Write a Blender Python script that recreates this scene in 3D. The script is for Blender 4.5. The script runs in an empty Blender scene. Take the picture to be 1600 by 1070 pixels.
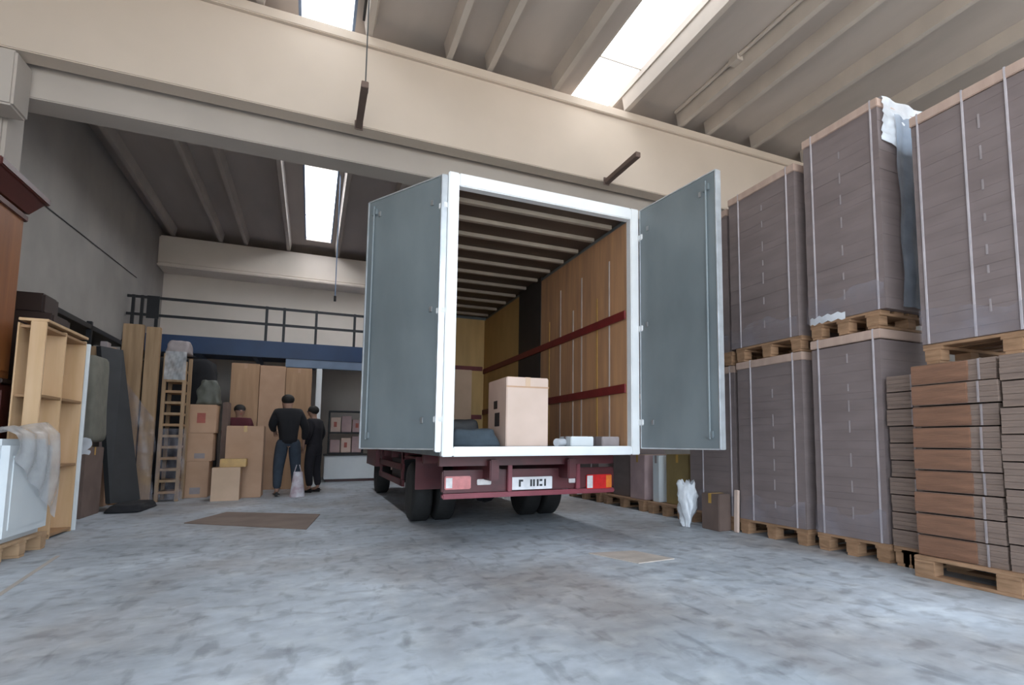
import bpy, bmesh, math, random
from mathutils import Vector, Matrix, Euler
R = math.radians
random.seed(7)
C = bpy.context.scene.collection
scene = bpy.context.scene

# ------------------------------------------------------------------ camera
cam_d = bpy.data.cameras.new('camera'); cam = bpy.data.objects.new('camera', cam_d); C.objects.link(cam)
cam.location = (0, 0, .93); cam.rotation_euler = (R(95.5), 0, R(-26.6))
cam_d.sensor_width = 36; cam_d.lens = 900/1600*36
cam_d.shift_x = (800-938)/1600; cam_d.shift_y = (603-535)/1600
cam_d.clip_start = .05; cam_d.clip_end = 200
scene.camera = cam
# ------------------------------------------------------------------ light
w = bpy.data.worlds.new('sky'); scene.world = w; w.use_nodes = True
wb = w.node_tree.nodes['Background']
wb.inputs['Color'].default_value = (.76, .88, 1.0, 1); wb.inputs['Strength'].default_value = 2.6
sd = bpy.data.lights.new('sun', 'SUN'); sd.energy = 9.0; sd.color = (1, .90, .76); sd.angle = R(1)
sun = bpy.data.objects.new('sun', sd); C.objects.link(sun); sun.rotation_euler = Vector((.35, -.75, -1.0)).to_track_quat('-Z', 'Y').to_euler()
pd = bpy.data.lights.new('gate_portal', 'AREA'); pd.shape = 'RECTANGLE'; pd.size = 11.4; pd.size_y = 4.85; pd.cycles.is_portal = True
po = bpy.data.objects.new('gate_portal', pd); C.objects.link(po); po.location = (2.5, -1.55, 2.42); po.rotation_euler = (R(90), 0, 0)
vs = scene.view_settings; vs.view_transform = 'Standard'; vs.look = 'None'; vs.gamma = 1; vs.use_curve_mapping = False; vs.exposure = 1.06

# ------------------------------------------------------------------ materials
def nt(name):
    m = bpy.data.materials.new(name); m.use_nodes = True
    return m, m.node_tree, m.node_tree.nodes['Principled BSDF']
def mat(name, col, rough=.6, col2=None, scale=4, stretch=(1, 1, 1), bump=0, detail=4, metal=0, lo=.35, hi=.65, spec=.5, bscale=None, trans=0):
    m, t, p = nt(name)
    p.inputs['Roughness'].default_value = rough; p.inputs['Metallic'].default_value = metal
    p.inputs['Specular IOR Level'].default_value = spec
    c = (*col, 1); p.inputs['Base Color'].default_value = c
    tc = t.nodes.new('ShaderNodeTexCoord'); mp = t.nodes.new('ShaderNodeMapping'); mp.inputs['Scale'].default_value = stretch
    t.links.new(tc.outputs['Object'], mp.inputs['Vector'])
    n = t.nodes.new('ShaderNodeTexNoise'); n.inputs['Scale'].default_value = scale; n.inputs['Detail'].default_value = detail
    t.links.new(mp.outputs[0], n.inputs['Vector'])
    r = t.nodes.new('ShaderNodeValToRGB'); r.color_ramp.elements[0].position = lo; r.color_ramp.elements[1].position = hi
    c2 = (*(col2 or tuple(x*.8 for x in col)), 1)
    r.color_ramp.elements[0].color = c2; r.color_ramp.elements[1].color = c
    t.links.new(n.outputs['Fac'], r.inputs['Fac']); t.links.new(r.outputs['Color'], p.inputs['Base Color'])
    if bump:
        b = t.nodes.new('ShaderNodeBump'); b.inputs['Strength'].default_value = bump; b.inputs['Distance'].default_value = .02
        n2 = n
        if bscale:
            n2 = t.nodes.new('ShaderNodeTexNoise'); n2.inputs['Scale'].default_value = bscale; n2.inputs['Detail'].default_value = 3
            t.links.new(mp.outputs[0], n2.inputs['Vector'])
        t.links.new(n2.outputs['Fac'], b.inputs['Height']); t.links.new(b.outputs['Normal'], p.inputs['Normal'])
    if trans:
        p.inputs['Transmission Weight'].default_value = trans
    return m
def film_mat(name, col, alpha, rough=.25):
    m, t, p = nt(name)
    p.inputs['Base Color'].default_value = (*col, 1); p.inputs['Roughness'].default_value = rough
    n = t.nodes.new('ShaderNodeTexNoise'); n.inputs['Scale'].default_value = 4; n.inputs['Detail'].default_value = 4
    tc = t.nodes.new('ShaderNodeTexCoord'); t.links.new(tc.outputs['Object'], n.inputs['Vector'])
    mr = t.nodes.new('ShaderNodeMapRange'); mr.inputs[1].default_value = .35; mr.inputs[2].default_value = .65
    mr.inputs[3].default_value = max(0, alpha-.14); mr.inputs[4].default_value = min(1, alpha+.14)
    t.links.new(n.outputs['Fac'], mr.inputs[0]); t.links.new(mr.outputs[0], p.inputs['Alpha'])
    b = t.nodes.new('ShaderNodeBump'); b.inputs['Strength'].default_value = .5; b.inputs['Distance'].default_value = .03
    t.links.new(n.outputs['Fac'], b.inputs['Height']); t.links.new(b.outputs['Normal'], p.inputs['Normal'])
    return m
def emit_mat(name, col, s):
    m, t, p = nt(name)
    p.inputs['Base Color'].default_value = (*col, 1)
    p.inputs['Emission Color'].default_value = (*col, 1); p.inputs['Emission Strength'].default_value = s
    return m
def floor_mat():
    m, t, p = nt('concrete_floor')
    tc = t.nodes.new('ShaderNodeTexCoord')
    def noise(sc, det, st=(1, 1, 1), dist=0):
        mp = t.nodes.new('ShaderNodeMapping'); mp.inputs['Scale'].default_value = st
        t.links.new(tc.outputs['Object'], mp.inputs['Vector'])
        n = t.nodes.new('ShaderNodeTexNoise'); n.inputs['Scale'].default_value = sc; n.inputs['Detail'].default_value = det
        n.inputs['Distortion'].default_value = dist
        t.links.new(mp.outputs[0], n.inputs['Vector']); return n
    def ramp(n, a, ca, b, cb):
        r = t.nodes.new('ShaderNodeValToRGB'); r.color_ramp.elements[0].position = a; r.color_ramp.elements[1].position = b
        r.color_ramp.elements[0].color = (*ca, 1); r.color_ramp.elements[1].color = (*cb, 1)
        t.links.new(n.outputs['Fac'], r.inputs['Fac']); return r
    def mul(a, b, f=1):
        x = t.nodes.new('ShaderNodeMix'); x.data_type = 'RGBA'; x.blend_type = 'MULTIPLY'; x.inputs['Factor'].default_value = f
        t.links.new(a, x.inputs['A']); t.links.new(b, x.inputs['B']); return x.outputs['Result']
    base = ramp(noise(.7, 5), .35, FL_A, .68, FL_B).outputs['Color']
    fine = ramp(noise(9, 6), .3, (.80, .80, .80), .7, (1, 1, 1)).outputs['Color']
    spots = ramp(noise(6.5, 7, (1,1,1), .3), .34, (.74, .73, .73), .47, (1, 1, 1)).outputs['Color']
    scuff = ramp(noise(3.6, 6, (2.6, .8, 1), .3), .32, (.66, .66, .66), .42, (1, 1, 1)).outputs['Color']
    white = ramp(noise(5, 8), .5, (1, 1, 1), .75, (1.22, 1.2, 1.15)).outputs['Color']
    brown = ramp(noise(.55, 6, (1.3, .8, 1), .2), .34, (.70, .61, .55), .52, (1, 1, 1)).outputs['Color']
    c = mul(mul(mul(mul(mul(base, fine), spots), scuff, .8), white), brown)
    t.links.new(c, p.inputs['Base Color'])
    rr = t.nodes.new('ShaderNodeMapRange'); rr.inputs[3].default_value = .42; rr.inputs[4].default_value = .62
    n = noise(2, 5); t.links.new(n.outputs['Fac'], rr.inputs[0]); t.links.new(rr.outputs[0], p.inputs['Roughness'])
    b = t.nodes.new('ShaderNodeBump'); b.inputs['Strength'].default_value = .12; b.inputs['Distance'].default_value = .01
    t.links.new(noise(30, 4).outputs['Fac'], b.inputs['Height']); t.links.new(b.outputs['Normal'], p.inputs['Normal'])
    return m
FL_A = (.38, .415, .46); FL_B = (.585, .635, .70)
M = dict(
 floor=floor_mat(),
 apron=mat('bounce_paving', (.62, .58, .52), .8, scale=1),
 wall=mat('grey_plaster', (.40, .37, .34), .85, (.34, .315, .29), scale=1.2, bump=.1),
 ceil=mat('precast_ceiling', (.50, .435, .39), .85, (.43, .375, .335), scale=.9, stretch=(2, .5, 1), bump=.15),
 rib=mat('precast_rib', (.56, .49, .43), .85, (.49, .43, .38), scale=2),
 beam=mat('cream_concrete', (.64, .54, .455), .8, (.58, .49, .41), scale=.8, bump=.08),
 beam2=mat('grey_concrete', (.50, .445, .40), .8, (.44, .39, .35), scale=1, bump=.08),
 darksteel=mat('dark_steel', (.016, .016, .019), .5, scale=8, metal=.2),
 steel=mat('galvanised_steel', (.45, .46, .47), .4, scale=8, metal=.7),
 blue=mat('blue_painted_steel', (.010, .040, .115), .45, scale=3),
 paleblue=mat('pale_blue_steel', (.18, .25, .37), .5, scale=3),
 white=mat('white_paint', (.85, .86, .87), .35, (.78, .79, .80), scale=3),
 doorg=mat('grey_blue_truck_panel', (.205, .240, .255), .42, (.165, .195, .21), scale=2.2, stretch=(1, 1, .6), bump=.05),
 alu=mat('aluminium_edge', (.62, .65, .68), .35, scale=8, metal=.5),
 ply=mat('orange_plywood', (.58, .32, .165), .55, (.38, .215, .125), scale=3, stretch=(1, 3, .35), lo=.3, hi=.7),
 plyy=mat('yellow_plywood', (.70, .46, .18), .55, (.58, .37, .14), scale=2.2, stretch=(3, 1, .45)),
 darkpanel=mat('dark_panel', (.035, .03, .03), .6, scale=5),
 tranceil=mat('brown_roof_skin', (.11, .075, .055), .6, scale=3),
 bow=mat('pale_roof_bow', (.42, .36, .30), .5, scale=4),
 rail=mat('dark_red_rail', (.20, .022, .022), .5, scale=6),
 seam=mat('pale_seam', (.60, .52, .46), .5, scale=6),
 red=mat('truck_red', (.105, .008, .013), .4, (.07, .006, .010), scale=5),
 pinkred=mat('faded_red_paint', (.27, .045, .065), .4, scale=5),
 tyre=mat('tyre_rubber', (.018, .018, .018), .75, scale=20, bump=.2),
 rim=mat('wheel_rim', (.35, .33, .32), .4, scale=5, metal=.4),
 lens=mat('red_lens', (.75, .03, .03), .15, scale=20),
 olens=mat('orange_lens', (.85, .22, .04), .15, scale=20),
 wlens=mat('clear_lens', (.85, .80, .80), .15, scale=20),
 plens=mat('pinkish_lens', (.70, .22, .22), .2, scale=20),
 ink=mat('dark_ink', (.06, .06, .09), .6, scale=20),
 load=mat('grey_brown_board', (.225, .178, .172), .7, (.19, .148, .142), scale=2.0, stretch=(1, 1, 4), bump=.1),
 load_lid=mat('pinkish_wood_lid', (.52, .375, .31), .65, (.45, .32, .26), scale=3, stretch=(1, 4, 1)),
 strap=mat('pale_strap', (.54, .49, .51), .35, scale=8),
 mark=mat('pale_label', (.36, .31, .31), .6, scale=8),
 pallet=mat('pallet_wood', (.40, .235, .135), .75, (.27, .155, .085), scale=6, stretch=(1, 1, 5), bump=.2),
 palletpale=mat('pale_pallet_wood', (.52, .34, .20), .75, (.40, .25, .14), scale=6, bump=.2),
 bundleo=mat('orange_brown_carton', (.25, .125, .075), .75, (.18, .09, .055), scale=3, stretch=(1, 1, 9), bump=.3, bscale=12),
 bundleg=mat('grey_brown_carton', (.25, .18, .145), .75, (.19, .135, .11), scale=3, stretch=(1, 1, 9), bump=.3, bscale=12),
 card=mat('cardboard', (.56, .355, .235), .75, (.49, .305, .195), scale=3, bump=.05),
 cardlight=mat('light_cardboard', (.68, .48, .34), .75, (.60, .42, .29), scale=3, bump=.05),
 cardpale=mat('pale_pinkish_carton', (.68, .52, .44), .7, (.62, .47, .39), scale=3, bump=.05),
 cardbrown=mat('orange_cardboard', (.50, .31, .185), .75, (.43, .26, .15), scale=3, stretch=(5, 5, .5), bump=.05),
 tape=mat('ochre_tape', (.58, .34, .08), .35, scale=8),
 redink=mat('faded_red_print', (.42, .12, .09), .7, scale=8),
 pine=mat('pale_pine', (.66, .45, .27), .55, (.56, .36, .19), scale=3, stretch=(4, 4, .4), lo=.3, hi=.7),
 pineedge=mat('pine_edge', (.38, .22, .11), .6, scale=4),
 orangewood=mat('orange_brown_wood', (.30, .11, .03), .4, (.20, .065, .02), scale=3, stretch=(5, 5, .4), lo=.3, hi=.7),
 redwood=mat('dark_red_wood', (.085, .018, .014), .35, scale=3, stretch=(1, 1, 4)),
 darkwood=mat('dark_brown_wood', (.035, .018, .014), .4, scale=3),
 tanboard=mat('tan_board', (.40, .26, .145), .6, (.28, .175, .09), scale=3, stretch=(5, 5, .4)),
 slate=mat('slate_grey_panel', (.042, .044, .048), .65, scale=4),
 greygreen=mat('grey_green_fabric', (.20, .19, .155), .9, scale=6, bump=.4),
 brownbox=mat('dull_brown_box', (.17, .115, .095), .8, scale=4),
 whiteware=mat('white_enamel', (.72, .76, .78), .35, (.66, .70, .73), scale=2),
 film=film_mat('plastic_film', (.60, .61, .63), .55),
 filmw=film_mat('white_plastic_film', (.85, .88, .93), .75, .2),
 filmthin=film_mat('thin_plastic_film', (.45, .42, .48), .16),
 filmb=film_mat('shade_tinted_film', (.34, .39, .47), .7),
 blanket=mat('blue_grey_blanket', (.055, .075, .095), .95, scale=8, bump=.5),
 skin=mat('skin', (.42, .24, .17), .6, scale=8),
 hair=mat('dark_hair', (.015, .012, .01), .7, scale=20),
 blackc=mat('black_cloth', (.012, .012, .015), .9, scale=8, bump=.3),
 darkc=mat('dark_navy_cloth', (.018, .016, .022), .9, scale=8, bump=.3),
 jeans=mat('blue_jeans', (.045, .06, .085), .9, scale=10, bump=.3),
 darkred=mat('dark_red_cloth', (.09, .014, .022), .9, scale=8, bump=.3),
 shoe=mat('dark_shoe', (.02, .018, .018), .6, scale=8),
 bag=mat('white_plastic_bag', (.70, .68, .72), .4, (.48, .35, .40), scale=9, bump=.3),
 skyl=emit_mat('skylight_sheet', (.90, .95, 1.0), 1.5), skyfar=emit_mat('far_skylight_sheet', (.93, .96, 1.0), 4.2),
 wallb=mat('cream_back_wall', (.80, .71, .63), .85, (.73, .65, .57), scale=1.2, bump=.1),
 plateb=mat('plate_white', (.86, .84, .86), .35, scale=10),
 paleplant=mat('grey_green_leaf', (.12, .125, .105), .6, scale=8),
 cable=mat('grey_cable', (.10, .10, .10), .6, scale=8),
 olive=mat('olive_yellow_carton', (.30, .215, .085), .75, scale=4),
 pinkc=mat('pink_grey_carton', (.50, .36, .36), .75, scale=4),
)

# ------------------------------------------------------------------ helpers
class MB:
    def __init__(s): s.bm = bmesh.new()
    def box(s, lo, hi, bev=0, rot=None, piv=None):
        lo = Vector(lo); hi = Vector(hi); c = (lo+hi)/2; d = hi-lo
        g = bmesh.ops.create_cube(s.bm, size=1)
        vs_ = g['verts']
        for v in vs_: v.co = Vector((v.co.x*d.x, v.co.y*d.y, v.co.z*d.z)) + c
        if bev:
            es = list({e for v in vs_ for e in v.link_edges})
            r = bmesh.ops.bevel(s.bm, geom=es, offset=min(bev, min(abs(d.x), abs(d.y), abs(d.z))*.45), segments=2, affect='EDGES', clamp_overlap=True)
            vs_ = list({v for f in r['faces'] for v in f.verts} | {v for v in vs_ if v.is_valid})
        if rot:
            p = Vector(piv) if piv else c
            mm = Euler(rot).to_matrix()
            for v in vs_: v.co = mm @ (v.co-p) + p
        return s
    def hexa(s, b, t):   # 4 bottom + 4 top points
        v = [s.bm.verts.new(p) for p in list(b)+list(t)]
        for f in ((3, 2, 1, 0), (4, 5, 6, 7), (0, 1, 5, 4), (1, 2, 6, 5), (2, 3, 7, 6), (3, 0, 4, 7)):
            s.bm.faces.new([v[i] for i in f])
        return s
    def tube(s, a, b, r, n=10, r2=None):
        a = Vector(a); b = Vector(b); d = b-a; L = d.length
        m = Matrix.Translation((a+b)/2) @ d.to_track_quat('Z', 'Y').to_matrix().to_4x4()
        bmesh.ops.create_cone(s.bm, cap_ends=True, segments=n, radius1=r, radius2=r if r2 is None else r2, depth=L, matrix=m)
        return s
    def ball(s, c, r, sc=(1, 1, 1), sub=2, noise=0):
        m = Matrix.Translation(c) @ Matrix.Diagonal((*[r*k for k in sc], 1))
        g = bmesh.ops.create_icosphere(s.bm, subdivisions=sub, radius=1, matrix=m)
        if noise:
            for v in g['verts']: v.co += Vector([random.uniform(-noise, noise) for _ in range(3)])
        return s
    def lathe(s, prof, a, axis='X', n=28):  # prof list of (offset along axis, r)
        rings = []
        for o, r in prof:
            ring = []
            for k in range(n):
                q = 2*math.pi*k/n
                if axis == 'X': p = Vector((o, r*math.cos(q), r*math.sin(q)))
                elif axis == 'Y': p = Vector((r*math.cos(q), o, r*math.sin(q)))
                else: p = Vector((r*math.cos(q), r*math.sin(q), o))
                ring.append(s.bm.verts.new(p+Vector(a)))
            rings.append(ring)
        for i in range(len(rings)-1):
            for k in range(n):
                s.bm.faces.new((rings[i][k], rings[i][(k+1) % n], rings[i+1][(k+1) % n], rings[i+1][k]))
        s.bm.faces.new(rings[0][::-1]); s.bm.faces.new(rings[-1])
        return s
    def build(s, name, m, parent=None, off=None, smooth=False):
        bmesh.ops.recalc_face_normals(s.bm, faces=s.bm.faces)
        me = bpy.data.meshes.new(name)
        if off is not None: bmesh.ops.translate(s.bm, vec=-Vector(off), verts=s.bm.verts)
        if smooth:
            for f in s.bm.faces: f.smooth = True
        s.bm.to_mesh(me); s.bm.free(); me.materials.append(M[m] if isinstance(m, str) else m)
        o = bpy.data.objects.new(name, me); C.objects.link(o)
        if parent: o.parent = parent
        return o
def tag(o, label=None, cat=None, group=None, kind=None):
    if label: o['label'] = label
    if cat: o['category'] = cat
    if group: o['group'] = group
    if kind: o['kind'] = kind
    return o
def empty(name, loc=(0, 0, 0), rot=(0, 0, 0), label=None, cat=None, group=None, kind=None):
    o = bpy.data.objects.new(name, None); C.objects.link(o); o.location = loc; o.rotation_euler = rot
    o.empty_display_size = .1
    return tag(o, label, cat, group, kind)
def copy_tree(o, parent=None):
    c = o.copy(); C.objects.link(c); c.parent = parent
    for ch in list(o.children): copy_tree(ch, c)
    return c
def struct(name, mb, m, parent=None):
    o = mb.build(name, m, parent)
    if not parent: o['kind'] = 'structure'
    return o
ORD = ['bottom', 'second', 'third', 'fourth', 'fifth', 'sixth', 'seventh', 'eighth', 'ninth', 'tenth', 'eleventh', 'twelfth']

# ------------------------------------------------------------------ setting
XL, XR, YB, YF, ZC = -3.35, 8.4, 16.9, -1.6, 5.92
struct('floor', MB().box((XL-.2, YF, -.1), (XR+.2, YB+.2, 0)), 'floor')
g = struct('bounce_ground', MB().box((-25, -40, -.12), (30, YF-.02, -.02)), 'apron')  # unseen ground, added to bounce sunlight up onto the main beam
struct('wall_left', MB().box((XL-.2, YF, 0), (XL, YB+.2, ZC+.3)), 'wall')
struct('wall_right', MB().box((XR, YF, 0), (XR+.2, YB+.2, ZC+.3)), 'wall')
struct('wall_back', MB().box((XL, YB, 0), (XR, YB+.2, ZC+.3)), 'wallb')
struct('wall_front', MB().box((XL-.2, YF-.2, 4.85), (XR+.2, YF, ZC+.5)), 'wall')  # unseen header above the opening, set low to shade the upper main beam
# ceiling: slabs between the skylight strips
SK = [(-.34, .27), (3.13, 3.86)]
mb = MB()
xs = [XL]+[v for a in SK for v in a]+[XR]
for i in range(0, len(xs), 2): mb.box((xs[i], YF, ZC), (xs[i+1], YB, ZC+.14))
for (a, b) in SK:
    mb.box((a, 7.45, ZC), (b, 7.75, ZC+.14)); mb.box((a, 15.7, ZC), (b, YB, ZC+.14)); mb.box((a, YF, ZC), (b, 0, ZC+.14))
mb.box((3.13, 15.65, ZC), (3.86, 15.7, ZC+.14))
ceil = struct('ceiling', mb, 'ceil')
for k in range(-1, 3):
    for dx in (.42, 1.36, 1.88, 2.80):
        x = k*3.5+dx
        if x < XL+.1 or x > XR-.1: continue
        m_ = MB()
        for (y0, y1) in ((YF, 6.98), (7.76, 16.18)):
            m_.hexa([(x-.035, y0, ZC-.19), (x+.035, y0, ZC-.19), (x+.035, y1, ZC-.19), (x-.035, y1, ZC-.19)],
                    [(x-.07, y0, ZC), (x+.07, y0, ZC), (x+.07, y1, ZC), (x-.07, y1, ZC)])
        m_.build('ceiling_rib', 'rib', ceil)
n = 0
for (a, b, y0, y1) in ((SK[0][0], SK[0][1], 0, 7.45), (SK[0][0], SK[0][1], 7.75, 15.7), (SK[1][0], SK[1][1], 0, 7.45), (SK[1][0], SK[1][1], 7.75, 15.7)):  # far right strip is hidden, run full length to brighten the back bay
    n += 1
    o = struct(f'window_{n}', MB().box((a-.0, y0, ZC+.10), (b+.0, y1, ZC+.13)), 'skyl' if y0 < 5 else 'skyfar')
    f = MB()
    f.box((a+.001, y0, ZC+.0), (a+.03, y1, ZC+.098)).box((b-.03, y0, ZC), (b-.001, y1, ZC+.098)).box((a-.05, y0-.05, ZC+.141), (b+.05, y1+.05, ZC+.16))
    f.build('window_frame', 'paleblue' if a < 1 else 'rib', o)
    f = MB(); yy = y0+1.2
    while yy < y1-.3: f.box((a+.03, yy, ZC+.075), (b-.03, yy+.015, ZC+.095)); yy += 2.6
    f.build('window_bar', 'rib', o)
# main cross beam, with ledge carrying the ribs
mb = MB().box((XL, 7.0, 4.60), (XR, 7.24, 5.60), .01).box((XL, 6.95, 5.60), (XR, 7.5, 5.72), .01)
tb = struct('trim_1', mb, 'beam')
struct('trim_2', MB().box((XL, 7.36, 4.32), (XR, 7.72, 5.59), .01), 'beam2')
struct('trim_3', MB().box((XL, 7.40, 0), (-2.80, 7.80, 4.319), .03).box((XL, 7.0, 4.05), (-2.62, 7.34, 4.595), .02), 'beam2')
struct('trim_4', MB().box((XL, 16.2, 5.05), (XR, YB, 5.72), .03).box((XL, 16.15, 4.98), (XR, YB, 5.06), .02), 'wallb')
struct('trim_5', MB().box((XR-.5, 7.1, 0), (XR, 7.5, 4.62), .03), 'beam2')
struct('trim_6', MB().box((-1.705, 4.1, 0), (-1.675, 6.3, .002), rot=(0, 0, R(6))), 'beam2')

# brackets on the beam, cable drops
for i, (x, lab) in enumerate(((.345, 'dark steel bracket bar under main beam left of truck'), (3.6, 'dark steel bracket bar under main beam above open right truck door'))):
    b = empty('beam_bracket', (x, 7.0, 4.60), label=lab, cat='bracket', group='steel brackets on the main beam')
    MB().box((x-.035, 6.1, 4.56), (x+.035, 7.0, 4.63), .005).build('bracket_arm', 'brownbox', b, b.location)
    MB().box((x-.045, 6.985, 4.55), (x+.045, 6.999, 4.66), .003).build('bracket_plate', 'brownbox', b, b.location)
b = empty('cable_drop', (.36, 6.3, 4.63), label='thin grey cable hanging from ceiling to bracket bar left of truck', cat='cable')
MB().tube((.36, 6.3, 4.63), (.36, 6.3, 5.80), .008, 6).build('cable', 'cable', b, b.location)
MB().box((.33, 6.27, 4.63), (.39, 6.33, 4.70)).build('clamp', 'steel', b, b.location)
b = empty('light_conduit', (.36, 4, 5.98), label='dark ceiling conduit running beside the left skylight', cat='conduit')
MB().box((.335, .5, 5.86), (.375, 6.92, 5.93)).build('conduit_bar', 'darksteel', b, b.location)
for y in (1.5, 3.2, 4.9, 6.4): MB().box((.33, y, 5.93), (.38, y+.05, 5.999)).build('hanger', 'steel', b, b.location)
b = empty('ceiling_pipe', (4.75, 3, 5.9), label='short grey pipe with sleeve under ceiling right of the right skylight', cat='pipe')
MB().tube((4.74, 1.5, 5.90), (4.74, 6.92, 5.90), .025, 8).build('pipe', 'rib', b, b.location)
MB().box((4.70, 5.45, 5.84), (4.80, 5.62, 5.999)).build('sleeve', 'rib', b, b.location)
b = empty('far_cable_drop', (.29, 11.5, 3.6), label='long thin cable hanging beside the far skylight', cat='cable')
MB().tube((.29, 11.5, 3.6), (.29, 11.5, 5.98), .010, 6).build('cable', 'paleblue', b, b.location)
MB().tube((.29, 11.5, 3.5), (.29, 11.5, 3.6), .022, 8).build('plug', 'darksteel', b, b.location)
o = MB().tube((XL+.012, 8.1, 4.02), (XL+.012, 14.6, 4.28), .008, 6)
tag(o.build('wall_cable', 'cable'), 'thin dark cable running along the left wall', 'cable')

# ------------------------------------------------------------------ mezzanine
MZ = empty('mezzanine_platform', (0, 14, 0), label='blue steel mezzanine platform in front of the back wall', cat='platform')
MB().box((XL+.01, 14.06, 2.96), (4.5, YB-.01, 3.04)).build('deck', 'blue', MZ, MZ.location)
MB().box((XL+.01, 13.94, 2.70), (4.5, 14.06, 3.05), .008).build('edge_beam', 'blue', MZ, MZ.location)
MB().box((-.55, 13.96, 2.52), (4.5, 14.05, 2.70), .008).build('lit_flange', 'paleblue', MZ, MZ.location)  # pale blue paints in the light on the platform's underside
for x in (-2.4, -1.2, 0, 1.2, 2.4, 3.6): MB().box((x-.04, 14.07, 2.80), (x+.04, YB-.02, 2.955)).build('joist', 'paleblue', MZ, MZ.location)
for x in (-3.1, .11, 3.6): MB().box((x-.055, 13.965, 0), (x+.055, 14.045, 2.695 if x < -1 else 2.52), .008).build('post', 'white', MZ, MZ.location)
GR = empty('guard_railing', (0, 14, 3.05), label='black steel guard railing on the edge of the blue mezzanine', cat='railing')
for z in (3.77, 3.42): MB().box((XL+.03, 13.98, z-.025), (4.5, 14.02, z+.025)).build('rail', 'darksteel', GR, GR.location)
for x in (-3.22, -3.08, -2.84, -.95, -.62, 0.0, .78, 1.6, 2.6): MB().box((x-.025, 13.975, 3.05), (x+.025, 14.025, 3.80)).build('post', 'darksteel', GR, GR.location)
MB().box((-3.0, 13.96, 3.35), (-2.8, 13.974, 3.80)).build('corner_plate', 'darksteel', GR, GR.location)

# ------------------------------------------------------------------ truck
T = empty('box_truck', (2, 7, 0), label='red truck with grey box body and open rear doors parked in the middle', cat='truck')
TO = T.location
x0, x1, yr, yf, z0, z1 = 1.02, 2.93, 5.0, 10.65, .80, 3.33
body = MB().box((x0, yr+.10, z0), (x0+.05, yf, z1-.0)).box((x1-.05, yr+.10, z0), (x1, yf, z1)).box((x0+.05, yf-.05, z0), (x1-.05, yf, z1)).box((x0+.05, yr+.1, z1-.04), (x1-.05, yf-.05, z1)).build('box_body', 'doorg', T, TO)
fr = MB()
fr.box((x0-.02, yr, z0-.0), (x0+.075, yr+.1, z1), .008).box((x1-.075, yr, z0), (x1+.02, yr+.1, z1), .008)
fr.box((x0+.075, yr, z1-.12), (x1-.075, yr+.1, z1), .008).box((x0+.075, yr, z0), (x1-.075, yr+.1, z0+.085), .008)
fr.build('rear_frame', 'white', T, TO)
MB().box((x0+.05, yr+.1, z0+.02), (x1-.05, yf-.05, z0+.08)).build('cargo_floor', 'darkwood', T, TO)
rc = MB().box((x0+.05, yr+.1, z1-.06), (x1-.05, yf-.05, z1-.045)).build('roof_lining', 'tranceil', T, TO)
y = 5.4
for i in range(11):
    MB().box((x0+.05, y-.03, z1-.105), (x1-.10, y+.03, z1-.062), .004).build('roof_bow', 'bow', T, TO); y += .435+.012*i
# side lining
xi = x1-.051
wl = MB().box((xi-.025, yr+.1, z0+.08), (xi, 7.58, z1-.12)).build('side_lining', 'ply', T, TO)
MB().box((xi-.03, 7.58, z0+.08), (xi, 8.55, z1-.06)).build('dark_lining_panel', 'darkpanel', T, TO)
MB().box((xi-.025, 8.55, z0+.08), (xi, yf-.05, z1-.12)).build('side_lining', 'plyy', T, TO)
MB().box((x0+.05, yr+.1, z0+.08), (x0+.075, yf-.05, z1-.12)).build('side_lining', 'ply', T, TO)
MB().box((x0+.075, yf-.075, z0+.08), (xi-.03, yf-.05, z1-.12)).build('front_lining', 'plyy', T, TO)
for y in (5.48, 5.78, 6.2, 6.45, 6.86, 7.25): MB().box((xi-.029, y-.014, z0+.08), (xi-.0255, y+.014, 2.55 if y in (5.78, 6.45, 7.25) else 2.9)).build('lining_seam', 'seam' if y not in (5.78, 7.25) else 'tape', T, TO)
for z in (1.47, 2.23): MB().box((xi-.05, yr+.1, z-.045), (xi-.031, yf-.08, z+.045), .004).build('lashing_rail', 'rail', T, TO)
for z in (1.38, 2.28): MB().box((x0+.08, yf-.10, z-.04), (xi-.06, yf-.076, z+.04), .004).build('lashing_rail', 'rail', T, TO)
for xx in (1.75, 2.2): MB().box((xx, yf-.0785, z0+.1), (xx+.02, yf-.0755, z1-.15)).build('lining_seam', 'rail', T, TO)
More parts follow.
